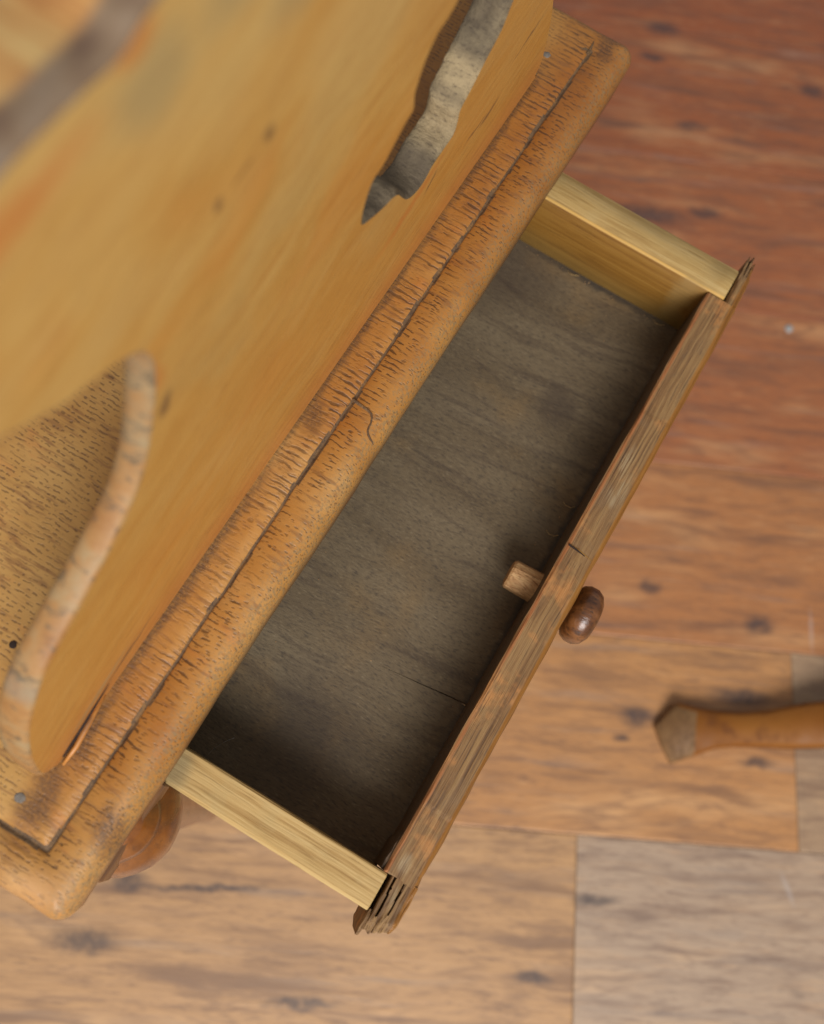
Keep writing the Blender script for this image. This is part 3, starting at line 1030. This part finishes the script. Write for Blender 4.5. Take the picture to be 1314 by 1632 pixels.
def sliver(x0, x1, yi, yo, zt, seed, rag0=0.0, rag1=0.0, n=26, bend=0.0, mat='front'):
    """a tongue of the front's wood with a ragged, thinning end"""
    st = []
    for i in range(n + 1):
        t = i / n
        x = x0 + (x1 - x0) * t
        k = 1.0
        if rag1 and t > 0.72:
            k = 1 - (t - 0.72) / 0.28 * rag1
        if rag0 and t < 0.28:
            k = 1 - (0.28 - t) / 0.28 * rag0
        ym, hw = (yi + yo) / 2 + bend * t * t, abs(yi - yo) / 2 * k
        zz = zt - (1 - k) * 0.003
        zb = ZS - .0800 + (1 - k) * 0.03
        ring = []
        sec = [(-1, 0), (1, 0), (1, .8), (1, .96), (.6, 1), (0, 1), (-.6, 1), (-1, .96), (-1, .8)]
        for m, (a, b) in enumerate(sec):
            r = 0.0003 + 0.0006 * (1 - k)
            ring.append(Vector((x + 0.0022 * (1 - k) * fnoise(m * 4.4, seed, 6), ym - a * hw + r * fnoise(x * 330, m * 1.7, seed), zb + (zz - zb) * b + r * fnoise(x * 260, m * 2.9, seed + 4) * (1 if b > .5 else 0))))
        st.append(ring)
    V, F = sweep(st)
    return link_mesh('splinter', V, F, M[mat], front)


# far end: the lip outside the lapped side, with split tongues at the very end
sliver(.3734, .3975, -.0986, -.1047, ZT - .0002, 1.0, 0, 0.5, 40, 0.0006)
sliver(.3860, .4045, -.0984, -.1001, ZT - .0001, 2.0, 0.4, 0.7, 26, 0.0004)
sliver(.3860, .4052, -.1001, -.1016, ZT + .0001, 3.0, 0.4, 0.8, 26, 0.0001)
sliver(.3840, .4020, -.1018, -.1036, ZT - .0003, 4.0, 0.4, 0.75, 26, 0.0004)
# near end: one chipped, weathered stump with open splits
def stump():
    n = 90
    st = []
    ny = 34
    for i in range(n + 1):
        t = i / n
        ring = []
        low, top = [], []
        for k in range(ny + 1):
            f = k / ny
            # ragged end: every layer of grain breaks off at its own length
            xe = .0490 + .0060 * f * f + .0016 * fnoise(f * 7.0, 3.3) + .0008 * fnoise(f * 29, 7.1)
            x = .0722 + (xe - .0722) * t
            y = -.0932 - (.0114) * f + .0005 * fnoise(x * 160, f * 3) * (0.3 + t)
            if f > .93:
                y += .0004
            zt_ = ZT - .0012 + .0009 * f + .0007 * fnoise(x * 160, f * 12, 2.0) * (0.25 + t) - (.0022 * (t - .8) / .2 if t > .8 else 0)
            for (c, w, d, t0, t1) in ((.12, .040, .0075, .03, .74), (.46, .028, .0060, .06, .66)):
                if abs(f - c - .04 * math.sin(t * 3) - .015 * fnoise(t * 9, c * 40)) < w * (1 - .6 * t) and t0 < t < t1:
                    zt_ -= d
            if k in (0, ny):
                zt_ -= .0006
            top.append(Vector((x, y, zt_)))
            low.append(Vector((x + .001 * t, y, ZS - .080)))
        st.append(top + low[::-1])
    V, F = sweep(st)
    return link_mesh('splinter', V, F, M['front'], front)


stump()
sliver(.0568, .0462, -.0914, -.0934, ZT - .0014, 8.0, 0.3, 0.5, 30, 0.0002)
sliver(.0870, .0716, -.0878, -.0902, ZT - .0016, 9.4, 0.7, 0.3, 20, 0.0008)
# pale scratch cut across the top of the front
V, F = tube([(.2262, -.0898, ZT + .0002), (.2258, -.0950, ZT + .00045), (.2246, -.1024, ZT + .0001)], [.00022, .00025, .00012], 6)
link_mesh('scratch', V, F, M['oak_far'], front)
V, F = tube([(.2257, -.0900, ZT + .0004), (.2254, -.0940, ZT + .0004), (.2247, -.0985, ZT + .0003)], [.0005, .0005, .0002], 6)
link_mesh('crack', V, F, M['dark'], front)

# turned knob outside and its shank showing inside
KX, KZ = .2077, ZS - .0565
V, F = lathe([(-.002, .0062), (.0015, .0066), (.0022, .0100), (.0036, .0124), (.0064, .0137), (.0100, .0137), (.0128, .0122), (.0146, .0092), (.0155, .0045), (.0157, .0003)],
             (KX, -.1042, KZ), (.05, -1, 0), 40, 0.02, 5.0)
link_mesh('knob', V, F, M['knob'], drawer, smooth=True)
V, F = lathe([(-.003, .0072), (.004, .0072), (.0085, .0071), (.0128, .0070), (.0138, .0064), (.0142, .0050), (.0143, .0003)], (KX + .0005, -.0888, KZ), (-.04, 1, 0), 22, 0.10, 8.0)
link_mesh('knob_shank', V, F, M['peg'], drawer)
for p in drawer.children[-1].data.polygons:
    p.use_smooth = True

# wood fibres torn off along the inside seam
for (x, y) in [(.3725, -.030), (.3722, -.0815), (.2590, -.0875), (.2420, -.0872)]:
    pts = [(x, y, ZB + .0004), (x - .002, y + .0016, ZB + .0016), (x - .0022, y + .0042, ZB + .0012), (x - .0008, y + .0062, ZB + .0006)]
    V, F = tube(pts, [.00018, .00016, .00014, .0001], 5)
    link_mesh('wood_fibre', V, F, M['oak_near'], drawer)
# crumbs and dust gathered along the seams: one part, nobody could count it
V, F = [], []
for k in range(90):
    if k % 3 == 0:
        x, y = random.uniform(.08, .37), -.0875 + abs(random.gauss(0, .004))
    elif k % 3 == 1:
        x, y = .3725 - abs(random.gauss(0, .003)), random.uniform(-.085, .02)
    else:
        x, y = random.uniform(.075, .37), random.uniform(-.086, .02)
    r = random.uniform(.00012, .00034)
    b0 = len(V)
    c = Vector((x, y, ZB + r * .6))
    for d in ((1, 0, 0), (-1, 0, 0), (0, 1, 0), (0, -1, 0), (0, 0, 1), (0, 0, -1)):
        V.append(c + Vector(d) * r * random.uniform(.5, 1.3))
    F += [(b0 + i, b0 + j, b0 + k2) for i in (0, 1) for j in (2, 3) for k2 in (4, 5)]
d = link_mesh('dust', V, F, M['peg'], drawer)
d['kind'] = 'stuff'
# a pale hair in the drawer
pts = [(.0730 + .011 * t, -.0030 - .0072 * t + .0010 * math.sin(3 * t), ZS - .058 - 0.014 * (1 - t)) for t in [k / 10 for k in range(11)]]
V, F = tube(pts, [.00010] * 11, 5)
h = link_mesh('hair', V, F, M['lint'])
h['label'] = 'thin pale hair clinging in the dark corner of the open drawer'
h['category'] = 'hair'
# lint on the floor
V, F = lathe([(0.0, .0028), (.001, .0040), (.002, .0030), (.0026, .0004)], (.6699, -.2073, 0.0), (0, 0, 1), 12, 0.5, 3.0)
l = link_mesh('lint_speck', V, F, M['lint'], smooth=True)
l['label'] = 'small white lint speck lying on the reddish floor right of the drawer'
l['category'] = 'lint'

# ------------------------------------------------------------------ neighbouring piece: one splayed leg reaches into the picture
nb = thing('pedestal_table', 'brown wooden table leg with squared worn foot on the floor right of the drawer', 'table', (0.44, -0.62, 0.0))


def splay_leg(base, d, L=0.40, n=40):
    """saber leg: squared pad foot at base, then a waist, rising along d to the column"""
    d = Vector(d).normalized()
    s = Vector((-d.y, d.x, 0))
    st = []
    for i in range(n + 1):
        t = i / n
        x = L * t
        # half width and the line of top and underside
        if t < 0.10:
            hw = .0225 - .0080 * (t / .10) ** 1.3
        else:
            hw = .0145 + .0095 * ((t - .10) / .90) ** 1.2
        top = .004 + .030 * min(1, t / .05) + .26 * t ** 1.9
        bot = 0.0 if t < 0.06 else .34 * (t - .06) ** 1.9 - 0.0
        bot = min(bot, top - .02)
        c = Vector(base) + d * x
        b = 0.003
        sec = [(-hw, bot), (hw, bot), (hw, top - b), (hw - b, top), (-hw + b, top), (-hw, top - b)]
        st.append([c + s * a + Vector((0, 0, z)) for a, z in sec])
    V, F = sweep(st)
    mi = []
    for f in F:
        xm = sum((Vector(V[k]) - Vector(base)).dot(d) for k in f) / len(f)
        mi.append(1 if xm < 0.019 else 0)
    return link_mesh('leg', V, F, [M['foot'], M['footend']], nb, mi)


def seen_leg():
    """stations along the leg: the two sides in plan, height of top and underside"""
    S = [((.2722, -.2575), (.2704, -.2600), .006, .005, 0), ((.2836, -.2599), (.2613, -.2702), .012, .005, 0), ((.2961, -.2634), (.2521, -.2830), .017, .006, 0),
         ((.3000, -.2778), (.2654, -.2942), .018, .013, 0), ((.3064, -.2938), (.2796, -.3063), .019, .018, 0), ((.3152, -.3110), (.2909, -.3220), .020, .019, 0),
         ((.3276, -.3292), (.3016, -.3408), .022, .021, 0), ((.3490, -.3530), (.3160, -.3670), .026, .025, 0), ((.376, -.393), (.343, -.411), .046, .044, .01),
         ((.405, -.440), (.372, -.458), .150, .147, .10), ((.436, -.488), (.404, -.506), .235, .232, .18), ((.466, -.536), (.434, -.554), .290, .287, .22)]
    st = []
    for (a, c, za, zc, zb) in S:
        a, c = Vector(a), Vector(c)
        m = (a - c)
        r = min(.004, m.length * .2)
        e = m.normalized() * r
        st.append([Vector((c.x, c.y, zb)), Vector((a.x, a.y, zb)), Vector((a.x, a.y, za - r)), Vector((a.x - e.x, a.y - e.y, za)),
                   Vector((c.x + e.x, c.y + e.y, zc)), Vector((c.x, c.y, max(zc - r, zb + .0005)))])
    V, F = sweep(st)
    mi = []
    for f in F:
        ym = sum(V[k].y for k in f) / len(f)
        xm = sum(V[k].x for k in f) / len(f)
        mi.append(1 if (ym > -.290 and xm < .2905) else 0)
    return link_mesh('leg', V, F, [M['foot'], M['footend']], nb, mi, smooth=True)


seen_leg()
col_c = Vector((.462, -.560, 0))
dv = Vector((.56, -.83, 0)).normalized()
for k in (1, 2):
    a = 2 * math.pi * k / 3
    dd = Matrix.Rotation(a, 3, 'Z') @ dv
    splay_leg(col_c - dd * 0.42, dd)
V, F = lathe([(.17, .020), (.18, .030), (.30, .030), (.33, .024), (.40, .021), (.55, .018), (.62, .022), (.64, .028)], (col_c.x, col_c.y, 0), (0, 0, 1), 32)
link_mesh('column', V, F, M['foot'], nb, smooth=True)
